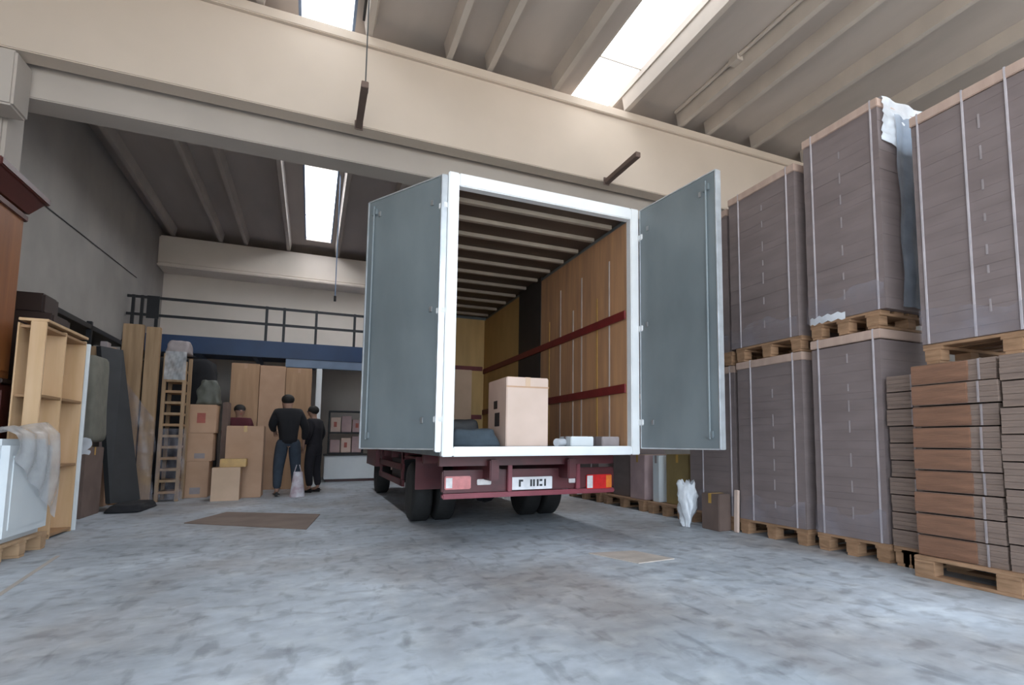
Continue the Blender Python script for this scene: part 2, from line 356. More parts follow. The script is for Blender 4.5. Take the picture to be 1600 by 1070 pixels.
# doors
def door(hx, hy, ox, oy, side):
    a = Vector((hx, hy, 0)); b = Vector((ox, oy, 0)); L = (b-a).length
    d = empty('rear_door', (hx, hy, .87), (0, 0, math.atan2(oy-hy, ox-hx))); d.parent = T; d.matrix_parent_inverse = Matrix.Translation(-TO)
    H = 2.43; t = .025
    MB().box((.012, -t, 0), (L-.02, t, H), .004).build('door_panel', 'doorg', d)
    e = MB().box((L-.02, -t-.006, -.01), (L, t+.006, H+.01), .004).box((.0, -t-.005, -.01), (.012, t+.005, H+.01), .003)
    e.box((.012, -t-.004, -.012), (L-.02, t+.004, 0)).box((.012, -t-.004, H), (L-.02, t+.004, H+.012)); e.build('edge_trim', 'alu', d)
    s = -side
    for z in (.25, 1.2, 2.15):
        h = MB().box((-.04, -.035, z-.03), (.05, .035, z+.03), .008).build('hinge', 'white', d)
    # outer side locking bar, inner side ventilation dots
    for zz in (.12, 2.31):
        MB().box((L-.16, -t-.02, zz-.03), (L-.08, -t-.001, zz+.03), .004).build('bar_keeper', 'doorg', d); MB().box((L-.16, t+.001, zz-.03), (L-.08, t+.02, zz+.03), .004).build('bar_keeper', 'doorg', d)
    for (xx, zz) in ((.12, 2.18), (.10, 1.2), (.18, .22), (L-.22, 2.25)):
        MB().box((xx, -t-.012, zz), (xx+.035, -t-.001, zz+.05), .003).build('fixing_plate', 'steel', d); MB().box((xx, t+.001, zz), (xx+.035, t+.012, zz+.05), .003).build('fixing_plate', 'steel', d)
    MB().tube((L-.12, (t+.015)*side, .08), (L-.12, (t+.015)*side, H-.06), .010, 8).build('locking_bar', 'doorg', d)
    return d
door(x0-.035, yr+.06, .44, 6.03, 1)
door(x1+.04, yr-.02, 3.10, 3.88, -1)
MB().box((x0-.075, yr+.02, z0+.04), (x0-.022, yr+.10, z1-.03), .006).build('hinge_post', 'alu', T, TO)
# chassis
for x in (1.52, 2.32): MB().box((x, 5.35, .56), (x+.09, 12.3, .76), .01).build('chassis_rail', 'red', T, TO)
for y in (5.45, 6.3, 7.8, 8.9, 9.9): MB().box((x0+.05, y, .70), (x1-.05, y+.07, .795)).build('cross_member', 'red', T, TO)
MB().box((1.13, 5.60, .44), (2.97, 5.68, .655), .012).build('rear_bumper', 'red', T, TO)
MB().box((1.13, 5.58, .385), (2.97, 5.66, .435), .012).build('under_run_bar', 'pinkred', T, TO)
for x in (1.76, 2.50): MB().box((x, 5.55, .44), (x+.045, 5.60, .80), .006).build('bumper_strut', 'pinkred', T, TO)
l = MB().box((1.15, 5.575, .475), (1.40, 5.60, .60), .008).build('tail_lamp', 'plens', T, TO)
MB().box((1.16, 5.572, .49), (1.22, 5.5755, .585)).build('lamp_segment', 'wlens', l, None).location = (0, 0, 0)
l.children[0].data.transform(Matrix.Translation(-TO))
MB().box((1.46, 5.58, .51), (1.60, 5.60, .565), .006).build('reflector', 'wlens', T, TO)
MB().box((2.43, 5.58, .50), (2.52, 5.60, .55), .006).build('reflector', 'wlens', T, TO)
MB().box((2.42, 5.585, .60), (2.50, 5.60, .63), .004).build('reflector', 'mark', T, TO)
l = MB().box((2.63, 5.575, .43), (2.93, 5.60, .58), .008).build('tail_lamp', 'lens', T, TO)
for a_, b_, mm in ((2.635, 2.70, 'wlens'), (2.86, 2.925, 'olens')):
    q = MB().box((a_, 5.570, .44), (b_, 5.5755, .57)).build('lamp_segment', mm, l, TO)
p_ = MB().box((1.80, 5.575, .45), (2.24, 5.598, .575), .004).build('licence_plate', 'plateb', T, TO)
gl = MB()   # unreadable characters seen as a few dark strokes
for (xa, xb, za, zb) in ((1.88, 1.90, .48, .55), (1.90, 1.925, .53, .55), (2.0, 2.02, .48, .55), (2.03, 2.05, .48, .55), (2.07, 2.09, .48, .55), (2.10, 2.13, .48, .50), (2.10, 2.13, .53, .55), (2.15, 2.17, .48, .55)):
    gl.box((xa, 5.572, za), (xb, 5.5755, zb))
gl.build('plate_characters', 'slate', p_, TO)
def wheel(x, y, r, wd, dual=False):
    wv = MB().lathe([(-wd/2, r*.62), (-wd/2, r*.9), (-wd/2+.03, r), (wd/2-.03, r), (wd/2, r*.9), (wd/2, r*.62)], (x, y, r), 'X', 30).build('tyre', 'tyre', T, TO, True)
    s = -1 if x < 2 else 1
    rr = MB().lathe([(-wd/2*.8, r*.6), (-wd/2*.8, r*.45), (0, r*.2), (wd/2*.8, r*.45), (wd/2*.8, r*.6)], (x, y, r), 'X', 20).build('rim', 'rim', wv, TO)
for (x, y) in ((1.17, 7.15), (1.44, 7.15), (2.50, 7.15), (2.77, 7.15)): wheel(x, y, .345, .22)
for x in (1.2, 2.75): wheel(x, 11.35, .36, .22)
MB().tube((1.2, 7.15, .345), (2.75, 7.15, .345), .06).ball((1.97, 7.15, .345), .17).build('rear_axle', 'darksteel', T, TO)
MB().tube((1.2, 11.35, .36), (2.75, 11.35, .36), .05).build('front_axle', 'darksteel', T, TO)
for x in (1.05, 2.63): MB().box((x, 6.72, .735), (x+.30, 7.6, .76), .01).box((x, 6.66, .40), (x+.30, 6.68, .76), .005).build('mudguard', 'red' if x < 2 else 'darksteel', T, TO)
for x in (1.06, 2.86):
    MB().box((x, 7.75, .36), (x+.03, 10.5, .44)).box((x, 7.75, .56), (x+.03, 10.5, .64)).box((x, 7.8, .36), (x+.03, 7.88, .80)).box((x, 10.3, .36), (x+.03, 10.38, .80)).build('side_guard', 'red', T, TO)
MB().box((1.12, 8.2, .38), (1.48, 9.3, .74), .04).build('fuel_tank', 'darksteel', T, TO)
cb = MB().hexa([(1.02, 10.75, .5), (2.93, 10.75, .5), (2.93, 12.5, .5), (1.02, 12.5, .5)], [(1.06, 10.78, 2.55), (2.89, 10.78, 2.55), (2.89, 12.1, 2.55), (1.06, 12.1, 2.55)]).build('cab', 'red', T, TO)
for xx in (1.018, 2.90): MB().hexa([(xx, 11.3, 1.65), (xx+.03, 11.3, 1.65), (xx+.03, 12.2, 1.65), (xx, 12.2, 1.65)], [(xx+.01, 11.3, 2.35), (xx+.02, 11.3, 2.35), (xx+.02, 12.0, 2.35), (xx+.01, 12.0, 2.35)]).build('cab_window', 'darkpanel', cb, TO)

# cargo in truck (rests on the cargo floor, z .88)
zf = .88
def carton(name, loc, size, m, label, cat='carton', group=None, rot=(0, 0, 0), tape='tape', tape_axis='x', extra=None, bev=.008):
    """closed carton; origin at the centre of its base"""
    lx, ly, lz = size
    r = empty(name, loc, rot, label, cat, group)
    MB().box((-lx/2, -ly/2, 0), (lx/2, ly/2, lz), bev).build('carton_body', m, r)
    f = MB()
    if tape_axis == 'x': f.box((-lx/2-.001, -.025, lz), (lx/2+.001, .025, lz+.0015)).box((-lx/2-.002, -.025, lz-.10), (-lx/2-.0005, .025, lz+.001)).box((lx/2+.0005, -.025, lz-.10), (lx/2+.002, .025, lz+.001))
    else: f.box((-.025, -ly/2-.001, lz), (.025, ly/2+.001, lz+.0015)).box((-.025, -ly/2-.002, lz-.10), (.025, -ly/2-.0005, lz+.001)).box((-.025, ly/2+.0005, lz-.10), (.025, ly/2+.002, lz+.001))
    f.build('tape', tape, r)
    f = MB()
    if extra == 'hole':
        f.box((-lx/2-.003, -.10, lz*.30), (-lx/2-.0008, .06, lz*.50), .0005).box((-lx/2-.003, -.02, lz*.56), (-lx/2-.0008, .10, lz*.68)); f.build('torn_opening', 'darkpanel', r)
    elif extra == 'band':
        f.box((-lx/2-.002, -ly/2-.002, lz-.075), (lx/2+.002, -ly/2-.0008, lz-.055)); f.build('flap_edge', 'card', r)
    elif extra == 'print':
        f.box((-lx*.18, -ly/2-.002, lz*.35), (lx*.12, -ly/2-.0008, lz*.70)); f.build('print', 'redink', r)
    elif extra == 'slip':
        f.box((-lx*.1, -ly/2-.002, lz*.1), (lx*.25, -ly/2-.0008, lz*.28)); f.build('paper_slip', 'mark', r)
    return r
b = carton('large_carton', (1.835, 5.52, zf), (.42, .62, .66), 'cardpale', 'tall pale carton with torn side standing at the truck box opening', extra='hole', tape='cardlight', tape_axis='y')
MB().box((-.212, -.3125, .56), (.212, -.3108, .575)).build('flap_edge', 'card', b)
def lumpy(name, m, lo, hi, noise, label, cat, group=None, seed=1, sub=4, taper=.8):
    random.seed(seed)
    bm = bmesh.new(); bmesh.ops.create_cube(bm, size=1); bmesh.ops.subdivide_edges(bm, edges=bm.edges, cuts=sub, use_grid_fill=True)
    lo = Vector(lo); hi = Vector(hi); c = (lo+hi)/2; d = hi-lo
    for v in bm.verts:
        k = 1-(1-taper)*(v.co.z+.5)
        x = v.co.x*k; y_ = v.co.y*k
        base = v.co.z < -.49
        v.co = Vector((x*d.x, y_*d.y, (v.co.z+.5)*d.z))
        nz = Vector((random.uniform(-1, 1), random.uniform(-1, 1), 0 if base else random.uniform(-1, 1)))*noise
        v.co += nz
    q = MB(); q.bm.free(); q.bm = bm
    o = q.build(name, m, smooth=True); o.location = (c.x, c.y, lo.z)
    ss = o.modifiers.new('smooth', 'SUBSURF'); ss.levels = 1; ss.render_levels = 1
    return tag(o, label, cat, group)
lumpy('folded_blanket', 'blanket', (1.12, 5.25, zf), (1.60, 5.8, zf+.17), .02, 'blue-grey moving blanket heap left of the pale carton in the truck', 'blanket', seed=3)
lumpy('folded_blanket', 'slate', (1.14, 5.85, zf), (1.58, 6.3, zf+.27), .025, 'dark folded blanket piled behind the blue-grey blanket heap', 'blanket', seed=4)
carton('flat_carton', (2.42, 5.38, zf), (.25, .30, .10), 'whiteware', 'small white box on truck floor right of the tall pale carton', extra=None, tape='mark')
carton('flat_carton', (2.74, 5.38, zf), (.20, .30, .10), 'mark', 'light grey low box on truck floor against the right lining', tape='mark')
tag(MB().tube((2.17, 5.30, zf+.04), (2.27, 5.36, zf+.04), .04, 16).build('film_roll', 'filmw'), 'small white roll on truck floor beside the tall pale carton', 'roll')
carton('tan_carton', (1.70, 10.1, zf), (.46, .5, 1.30), 'cardlight', 'left tan carton against the front wall inside the truck')
carton('tan_carton', (2.20, 10.1, zf), (.50, .5, 1.28), 'cardlight', 'right tan carton against the front wall inside the truck')

# ------------------------------------------------------------------ pallets
def make_pallet(ly=1.2, lx=.8, pale=False, solid=False):
    """x: short side, y: long side, origin centre of base"""
    r = empty('wooden_pallet')
    m = 'palletpale' if pale else 'pallet'
    if not solid:
        for y in (-ly/2+.0725, 0, ly/2-.0725):
            MB().box((-lx/2, y-.05, 0), (lx/2, y+.05, .022), .003).build('bottom_board', m, r)
            for x in (-lx/2+.05, 0, lx/2-.05): MB().box((x-.05, y-.06, .022), (x+.05, y+.06, .1), .003).build('block', m, r)
    for x in (-lx/2+.05, 0, lx/2-.05) if solid else ():
        MB().box((x-.05, -ly/2, 0), (x+.05, ly/2, .022), .003).build('bottom_board', m, r)
        for y in (-ly/2+.0725, 0, ly/2-.0725):
            MB().box((x-.05, y-.0725, .022), (x+.05, y+.0725, .1), .003).build('block', m, r)
    d = MB()
    for y in (-ly/2+.0725, 0, ly/2-.0725): d.box((-lx/2, y-.0725, .1), (lx/2, y+.0725, .122), .003)
    d.build('stringer_board', m, r)
    d = MB(); nn = 5
    for i in range(nn):
        x = -lx/2+.06+(lx-.12)*i/(nn-1); d.box((x-.06, -ly/2, .122), (x+.06, ly/2, .144), .003)
    d.build('deck_board', m, r)
    return r
PB = {}
def pallet(x, y, z, lx, ly, label, pale=False, group='wooden pallets under the stacked loads', solid=False):
    k = (round(lx, 2), round(ly, 2), pale, solid)
    if k not in PB: PB[k] = make_pallet(ly, lx, pale, solid); r = PB[k]
    else: r = copy_tree(PB[k])
    r.location = (x, y, z); tag(r, label, 'pallet', group)
    return r
def load(xa, xb, ya, yb, za, zb, label, straps, seed=0, film=True, lid=True, marks=None, group='tall strapped carton loads on pallets'):
    random.seed(seed)
    o = ((xa+xb)/2, (ya+yb)/2, za)
    r = empty('strapped_load', o, label=label, cat='load', group=group)
    zt = zb-(.075 if lid else 0)
    mb = MB(); z = za; i = 0
    while z < zt-.01:
        h = min(random.choice((.055, .07, .09)), zt-z)
        j = random.uniform(0, .0025); j2 = random.uniform(0, .003)
        mb.box((xa+j, ya+j2, z), (xb-j, yb-j2, z+h-.0008)); z += h
    mb.build('carton_stack', 'load', r, o)
    if lid: MB().box((xa-.008, ya-.008, zt), (xb+.008, yb+.008, zb), .005).build('lid_frame', 'load_lid', r, o)
    for y in straps:
        s = MB(); t = .004; w_ = .0065
        s.box((xa-.010, y-w_, za), (xa-.010+t+.005, y+w_, zb+.002)).box((xb+.002, y-w_, za), (xb+.010, y+w_, zb+.002)).box((xa-.010, y-w_, zb+.0005), (xb+.010, y+w_, zb+.004))
        s.build('strap', 'strap', r, o)
    for y in ((ya+.02), (yb-.02)):
        pass
    if marks:
        z = za+.15
        while z < zt-.15:
            h = random.uniform(.05, .12); MB().box((xa-.004, marks-.006, z), (xa+.001, marks+.006, z+h)).build('pale_marking', 'mark', r, o); z += h+random.uniform(.06, .2)
    if film:
        f = MB(); n = 10
        grid = []
        for a in range(n+1):
            row = []
            for b_ in range(5):
                yy = ya+(yb-ya)*a/n; zz = za+.26*b_/4*(.8+.15*math.sin(a*.8+seed)+.07*math.sin(a*2.1))
                row.append(f.bm.verts.new((xa-.014-random.uniform(0, .008), yy, zz+.002)))
            grid.append(row)
        for a in range(n):
            for b_ in range(4): f.bm.faces.new((grid[a][b_], grid[a+1][b_], grid[a+1][b_+1], grid[a][b_+1]))
        f.build('wrap_film', 'filmthin', r, o)
    return r
X0 = 4.0
# lower row, near to far
pallet(4.4, 3.385, 0, .8, .72, 'dark pallet on the floor under the second lower strapped load')
load(X0, 4.8, 3.04, 3.74, .146, 1.825, 'lower strapped load between the flat carton bundles and the next load', (3.10, 3.66), 1, marks=3.36)
pallet(4.4, 4.31, 0, .8, .92, 'pallet on the floor under the lower load beside the leaning white plank')
load(X0, 4.8, 3.86, 4.76, .146, 1.755, 'lower strapped load behind the leaning white plank', (3.97, 4.55), 2, marks=4.25)
pallet(4.4, 5.26, 0, .8, .86, 'pallet on the floor beside the white film bundle')
load(X0+.02, 4.8, 4.83, 5.66, .146, 1.74, 'lower strapped load partly behind the open right truck door', (4.9, 5.4), 3)
# upper row
pallet(4.4, 4.31, 1.762, .8, .92, 'raised pallet under the middle upper load, on a lower strapped load')
load(X0, 4.8, 3.88, 4.84, 1.908, 3.57, 'upper strapped load just right of the open right truck door', (3.98, 4.68), 4, marks=4.33)
pallet(4.4, 5.26, 1.747, .8, .86, 'raised pallet partly hidden behind the right truck door edge')
load(X0+.02, 4.8, 4.90, 5.75, 1.893, 3.50, 'upper strapped load mostly hidden by the right truck door edge', (5.05, 5.5), 5)
pallet(4.4, 3.385, 1.832, .8, .72, 'raised pallet with a white film scrap under the tallest load')
U2 = load(X0, 4.8, 2.97, 3.76, 1.978, 3.72, 'tallest upper strapped load with white plastic draped on its near side', (3.03, 3.66), 6, marks=3.36)
# plastic cover over this load's near side; white top paints the sky glare
o = U2.location; f = MB()
def sheet(mb, fn, nu, nv):
    g_ = [[mb.bm.verts.new(fn(a/nu, b/nv)) for b in range(nv+1)] for a in range(nu+1)]
    for a in range(nu):
        for b in range(nv): mb.bm.faces.new((g_[a][b], g_[a+1][b], g_[a+1][b+1], g_[a][b+1]))
sheet(f, lambda u, v: Vector((4.03+.75*u, 2.945-.012*math.sin(u*19+v*5)-.01*math.sin(v*31), 3.728-(.36+.2*u)*v)), 16, 14)
sheet(f, lambda u, v: Vector((4.03+.75*u, 2.945+.5*v-.012*math.sin(u*19)*(1-v), 3.730+.01*v)), 16, 4)
f.build('plastic_cover', 'filmw', U2, o, True)
f = MB(); sheet(f, lambda u, v: Vector((4.16+.60*u, 2.93-.012*math.sin(u*23+v*3)-.01*math.sin(v*17), 3.60-1.6*v)), 14, 12)
f.build('wrap_film', 'filmb', U2, o, True)  # bluish tint of the film paints the dimmer light lower down
pallet(4.36, 2.06, 1.482, .8, 1.2, 'raised pallet on the flat carton bundles at the right edge')
load(3.95, 4.76, 1.45, 2.655, 1.628, 3.36, 'broad upper strapped load at the right edge above flat carton bundles', (1.99, 2.27, 2.60), 7, marks=2.17)
o = MB(); sheet(o, lambda u, v: Vector((3.955-.03*math.sin(u*3.1)+.0*v, 3.70-.38*u, 1.955+.06*v+.01*math.sin(u*25))), 12, 3)
tag(o.build('film_scrap', 'filmw', smooth=True), 'white plastic film scrap along the raised pallet under the tallest load', 'plastic film')

# flat carton bundles on the near pallet
pallet(4.20, 2.09, 0, .8, 1.22, 'orange-brown pallet on the floor at the right edge under the carton bundles', group=None, solid=True)
pallet(4.36, 2.87, 0, .72, .27, 'short dark pallet under the narrow stack of carton bundles')
def bundles(xa, xb, ya, yb, za, zb, n, where, seed, mats, grp):
    random.seed(seed); h = (zb-za)/n
    for i in range(n):
        j = random.uniform(-.015, .02); k = random.uniform(-.008, .008)
        z = za+i*h
        nm = 'topmost' if i == n-1 else ('lowest' if i == 0 else (ORD[i]+' from bottom'))
        r = empty('carton_bundle', ((xa+xb)/2, (ya+yb)/2, z), label=f'flat carton bundle, {nm} in the {where}', cat='carton bundle', group=grp)
        q = MB(); zz = z; hh = (h-.008)/4
        for s_ in range(4):
            jj = random.uniform(0, .008)
            q.box((xa+j+jj, ya+k+.008, zz), (xb+j, yb+k-.008, zz+hh-.0015)); zz += hh
        mid = ya+(yb-ya)*mats[2]
        q.build('flat_cartons', mats[0], r, r.location)
        if mats[1]:
            q = MB(); q.box((xa+j-.006, mid, z+.004), (xa+j+.12, yb+k-.004, z+h-.012), .004)
            q.build('printed_edge', mats[1], r, r.location)
        MB().box((xa+j-.008, (ya+yb)/2-.3*(yb-ya)-.006, z), (xa+j-.001, (ya+yb)/2-.3*(yb-ya)+.006, z+h-.010)).build('binding_string', 'mark', r, r.location)
bundles(3.84, 4.56, 2.10, 2.69, .146, 1.478, 9, 'orange-faced stack at right', 11, ('bundleg', 'bundleo', .32), 'flat carton bundles, middle stack')
bundles(3.835, 4.56, 1.49, 2.095, .146, 1.478, 8, 'grey stack cut by picture edge', 12, ('bundleg', None, .5), 'flat carton bundles, right stack')
bundles(4.00, 4.66, 2.73, 3.01, .146, 1.44, 10, 'narrow stack left of orange-faced ones', 13, ('bundleg', None, .5), 'flat carton bundles, narrow stack')

# further pallets beyond, seen under the door
for i, (ya, yb, ht, lab) in enumerate(((5.78, 6.60, .75, 'low pallet behind the white film bundle'), (6.7, 7.9, .75, 'long pallet on the floor right of the truck tail lamp'), (8.0, 9.2, 1, 'farthest pallet in the right row beside the truck'))):
    pallet(4.4, (ya+yb)/2, 0, .8, yb-ya, lab)
carton('olive_carton', (4.35, 6.05, .146), (.5, .5, .62), 'olive', 'olive-yellow carton on the low pallet behind the white film bundle')
carton('pink_carton', (4.3, 6.95, .146), (.5, .40, .60), 'pinkc', 'pinkish grey carton on the long pallet under the right door', extra=None)
carton('white_carton', (4.28, 6.50, .146), (.42, .16, .60), 'whiteware', 'slim white carton between the pinkish and the olive cartons', tape='mark')
carton('grey_carton', (4.4, 7.5, .146), (.6, .5, .9), 'load', 'dark grey-brown carton behind the pinkish carton')
load(4.0, 4.8, 8.05, 9.15, .146, 1.7, 'farthest lower load in the right row, seen below the door', (8.3, 8.9), 8)
carton('brown_carton', (3.90, 5.03, 0), (.16, .30, .38), 'brownbox', 'brown carton on the floor against the load beside the film bundle')
# film bundle and leaning plank
f = MB()
random.seed(5)
def fb(u, v):
    q = 2*math.pi*u; r_ = (.13+.03*math.sin(3*q+v*6)+.018*math.sin(7*q+9*v))*(1-1.0*abs(v-.5)**1.5) - .045*(1-v) + .012*math.sin(v*23+q*2)
    return Vector((3.72-.02*v+.12*v+r_*.8*math.cos(q), 5.32+.14*v+r_*math.sin(q), max(.004, .006+.47*v+.03*v*math.sin(5*q))))
sheet(f, fb, 26, 12); bmesh.ops.remove_doubles(f.bm, verts=f.bm.verts, dist=.001)
tag(f.build('plastic_film_bundle', 'filmw', smooth=True), 'crumpled white plastic film bundle on the floor by the right pallets', 'plastic film')
tag(MB().box((3.935, 4.735, .003), (3.965, 4.79, .43), .004, rot=(0, R(2), 0), piv=(3.95, 4.76, 0)).build('short_plank', 'cardpale'), 'short pale plank leaning upright against a lower strapped load', 'plank')

# floor scraps
def slab(name, pts, t, m, label, cat):
    b = [(p[0], p[1], .001) for p in pts]; tt = [(p[0], p[1], t) for p in pts]
    return tag(MB().hexa(b, tt).build(name, m), label, cat)
slab('flattened_carton', [(-1.25, 8.1), (.0, 6.95), (.15, 8.3), (-.95, 9.1)], .008, 'bundleg', 'flattened brown carton lying on floor near the left goods', 'cardboard')
slab('flattened_carton', [(2.11, 4.43), (2.28, 3.9), (2.62, 3.92), (2.50, 4.35)], .008, 'seam', 'flattened cream carton lying on floor behind the truck', 'cardboard')
f = MB(); random.seed(9)
sheet(f, lambda u, v: Vector((2.17+.32*u, 4.72+.38*v+.05*math.sin(6*u), .006+.035*abs(math.sin(u*7+v*3))*math.sin(3.1*u)*math.sin(3.1*v)+.004)), 12, 12)
tag(f.build('plastic_sheet', 'filmthin', smooth=True), 'crumpled clear plastic sheet on floor beside the cream cardboard', 'plastic film')

# ------------------------------------------------------------------ left side goods
# white appliance on a pallet, under film
pallet(-2.47, 6.36, 0, .84, .96, 'pallet under the white appliance at the left edge', True, group=None)
ap = empty('white_appliance', (-2.5, 6.33, .146), label='white enamelled appliance on a pallet at the left edge', cat='appliance')
MB().box((-2.90, 5.93, .146), (-2.05, 6.84, .95), .05).build('housing', 'whiteware', ap, ap.location)
MB().box((-2.052, 6.05, .25), (-2.044, 6.70, .82), .002).build('side_panel', 'whiteware', ap, ap.location)
f = MB()
def cov(u, v):
    # drapes over top and down the right side
    y_ = 5.95+.84*u
    if v < .4: p = Vector((-2.75+.68*v/.4, y_, 1.0+.02*math.sin(u*9)+.025*math.sin(v*20)+.06*u))
    else:
        k = (v-.4)/.6
        p = Vector((-2.07+.045+.05*math.sin(k*2.6)*(.5+.5*u)+.012*math.sin(u*21+k*4), y_+.02*k, 1.0+.06*u-.80*k*(.25+.75*u)))
    return p
sheet(f, cov, 22, 18)
tag(f.build('plastic_cover', 'film', smooth=True), 'crumpled grey plastic film draped over the white appliance', 'plastic film')
# wardrobe and chest
dr = empty('dark_chest', (-2.85, 6.95, 0), label='dark red wooden chest under the wardrobe at the left edge', cat='chest')
MB().box((-3.25, 6.94, .0), (-2.50, 7.28, 1.45), .02).build('chest_body', 'redwood', dr, dr.location)
MB().box((-3.28, 6.92, 1.45), (-2.47, 7.29, 1.49), .008).build('chest_top', 'darkwood', dr, dr.location)
for z in (.15, .58, 1.01): MB().box((-2.499, 6.97, z), (-2.485, 7.22, z+.38), .005).build('drawer', 'redwood', dr, dr.location)
wd = empty('wardrobe', (-2.85, 6.9, 1.492), label='orange-brown wooden wardrobe with a dark red cornice at the left edge', cat='wardrobe')
MB().box((-3.2, 6.45, 1.492), (-2.51, 7.15, 3.08), .01).build('wardrobe_body', 'orangewood', wd, wd.location)
MB().hexa([(-3.22, 6.43, 3.08), (-2.49, 6.43, 3.08), (-2.49, 7.18, 3.08), (-3.22, 7.18, 3.08)], [(-3.3, 6.33, 3.22), (-2.41, 6.33, 3.22), (-2.41, 7.27, 3.22), (-3.3, 7.27, 3.22)]).box((-3.33, 6.30, 3.22), (-2.38, 7.30, 3.29), .01).box((-3.22, 6.43, 3.0), (-2.49, 7.18, 3.06), .008).build('cornice', 'redwood', wd, wd.location)
MB().box((-2.509, 6.5, 1.56), (-2.497, 7.1, 2.95), .005).build('side_panel', 'orangewood', wd, wd.location)
dc = empty('dark_cabinet', (-2.7, 8.4, 0), label='tall dark brown cabinet between the wardrobe and the pine shelves', cat='cabinet')
MB().box((-3.0, 8.05, 0), (-2.52, 8.55, 2.30), .02).build('cabinet_body', 'darkwood', dc, dc.location)
MB().box((-2.97, 8.1, 2.30), (-2.62, 8.5, 2.52), .02).build('cabinet_crest', 'darkwood', dc, dc.location)
MB().box((-2.519, 8.1, .1), (-2.505, 8.5, 2.2), .006).build('cabinet_door', 'redwood', dc, dc.location)
carton('striped_carton', (-2.56, 7.92, 1.30), (.26, .18, .46), 'pinkc', 'pinkish carton standing on a dark crate behind the pine shelf', tape='mark')
tag(MB().box((-2.72, 7.83, 0), (-2.42, 8.02, 1.298), .015).build('dark_crate', 'darkwood'), 'dark wooden crate standing behind the pine shelf', 'crate')
# pine shelf unit, open towards the aisle
sh = empty('pine_shelf_unit', (-2.3, 7.4, 0), label='tall pale pine shelf unit, narrow and open toward the aisle', cat='shelf unit')
ys = (6.90, 7.38, 7.94)
sx0, sx1 = -2.385, -2.20
MB().box((-2.31, ys[0], 0), (sx1, ys[0]+.028, 2.02), .004).build('end_panel', 'pine', sh, sh.location)
for y_ in ys[1:]: MB().box((sx0, y_, 0), (sx1, y_+.026, 2.0), .004).build('divider', 'pine', sh, sh.location)
MB().box((sx0-.012, ys[0], 0), (sx0, ys[2]+.026, 2.0), .002).build('back_panel', 'pine', sh, sh.location)
for z in (.02, .68, 1.33, 1.96):
    for a, b_ in ((ys[0]+.028, ys[1]), (ys[1]+.026, ys[2])): MB().box((sx0, a, z), (sx1, b_, z+.025), .002).build('shelf', 'pineedge', sh, sh.location)
MB().box((sx0-.01, ys[0], 2.02), (sx1+.01, ys[2]+.03, 2.045), .003).build('top_board', 'pine', sh, sh.location)
# white board leaning behind it
tag(MB().box((-2.30, 8.00, .002), (-2.18, 8.03, 1.98), .004).build('white_board', 'whiteware'), 'narrow white board standing at the far end of the pine shelf', 'board')
# things behind
lumpy('rolled_mattress', 'greygreen', (-2.80, 9.2, .92), (-2.42, 9.85, 2.02), .02, 'grey-green wrapped mattress standing on a brown box beside the slate panel', 'mattress', seed=12, taper=.85)
bx_ = carton('brown_box', (-2.64, 9.45, 0), (.40, .7, .86), 'brownbox', 'dull brown box on the floor under the grey-green mattress', extra=None)
f = MB(); sheet(f, lambda u, v: Vector((-2.86+.47*u+.02*math.sin(v*9), 9.06-.04*v, .95-.2*v+.03*math.sin(u*9+v*6))), 10, 10)
tag(f.build('plastic_sheet', 'filmw', smooth=True), 'white plastic sheet between the brown box and the grey-green mattress', 'plastic film')
# slate leaning panel with dark cloth at its foot
pn = MB().hexa([(-2.35, 9.88, .105), (-2.15, 10.45, .105), (-2.21, 10.49, .105), (-2.41, 9.92, .105)], [(-2.64, 10.1, 2.24), (-2.47, 10.42, 2.24), (-2.53, 10.46, 2.24), (-2.70, 10.14, 2.24)])
tag(pn.build('leaning_panel', 'slate'), 'tall slate grey panel leaning back among the goods on the left', 'panel')
lumpy('dark_cloth', 'blackc', (-2.36, 9.55, .002), (-1.95, 10.62, .10), .015, 'dark cloth bundle on the floor at the foot of the slate panel', 'cloth', seed=14, taper=.8)
# steel rack along the left wall
rk = empty('steel_rack', (-3.05, 10.6, 0), label='dark steel rack along the left wall behind the goods', cat='rack')
for y_ in (8.75, 10.4, 12.05):
    for x in (-3.28, -2.86): MB().box((x-.03, y_-.03, 0), (x+.03, y_+.03, 2.62), .004).build('upright', 'darksteel', rk, rk.location)
for z in (1.3, 2.50):
    MB().box((-3.30, 8.70, z), (-2.83, 12.10, z+.07), .004).build('shelf', 'darksteel', rk, rk.location)
for i, (y_, s_, mm, lab) in enumerate(((9.0, .36, 'tanboard', 'small tan crate on the lower rack shelf nearest the pine unit'), (9.6, .42, 'card', 'brown carton on the lower rack shelf beside the tan crate'), (11.0, .5, 'tanboard', 'tan carton on the lower rack shelf above the slate panel'), (11.6, .4, 'olive', 'olive carton on the lower rack shelf near its far end'))):
    carton('rack_carton', (-3.08, y_, 1.372), (.36, s_, .55+.1*(i % 2)), mm, lab)
for i, y_ in enumerate((8.95, 9.25, 9.62, 9.9, 10.8, 11.2)):
    pass
ri = [(10.05, 'tanboard', 2.25), (10.3, 'mark', 2.36), (10.5, 'card', 2.30)]
for i, (y_, mm, h) in enumerate(ri):
    tag(MB().box((-2.80+.05*i, y_+.18, .002), (-2.72+.05*i, y_+.36, h), .006).build('upright_slat', mm), ['tan', 'pale grey', 'brown'][i]+' board standing upright behind the slate panel', 'board')
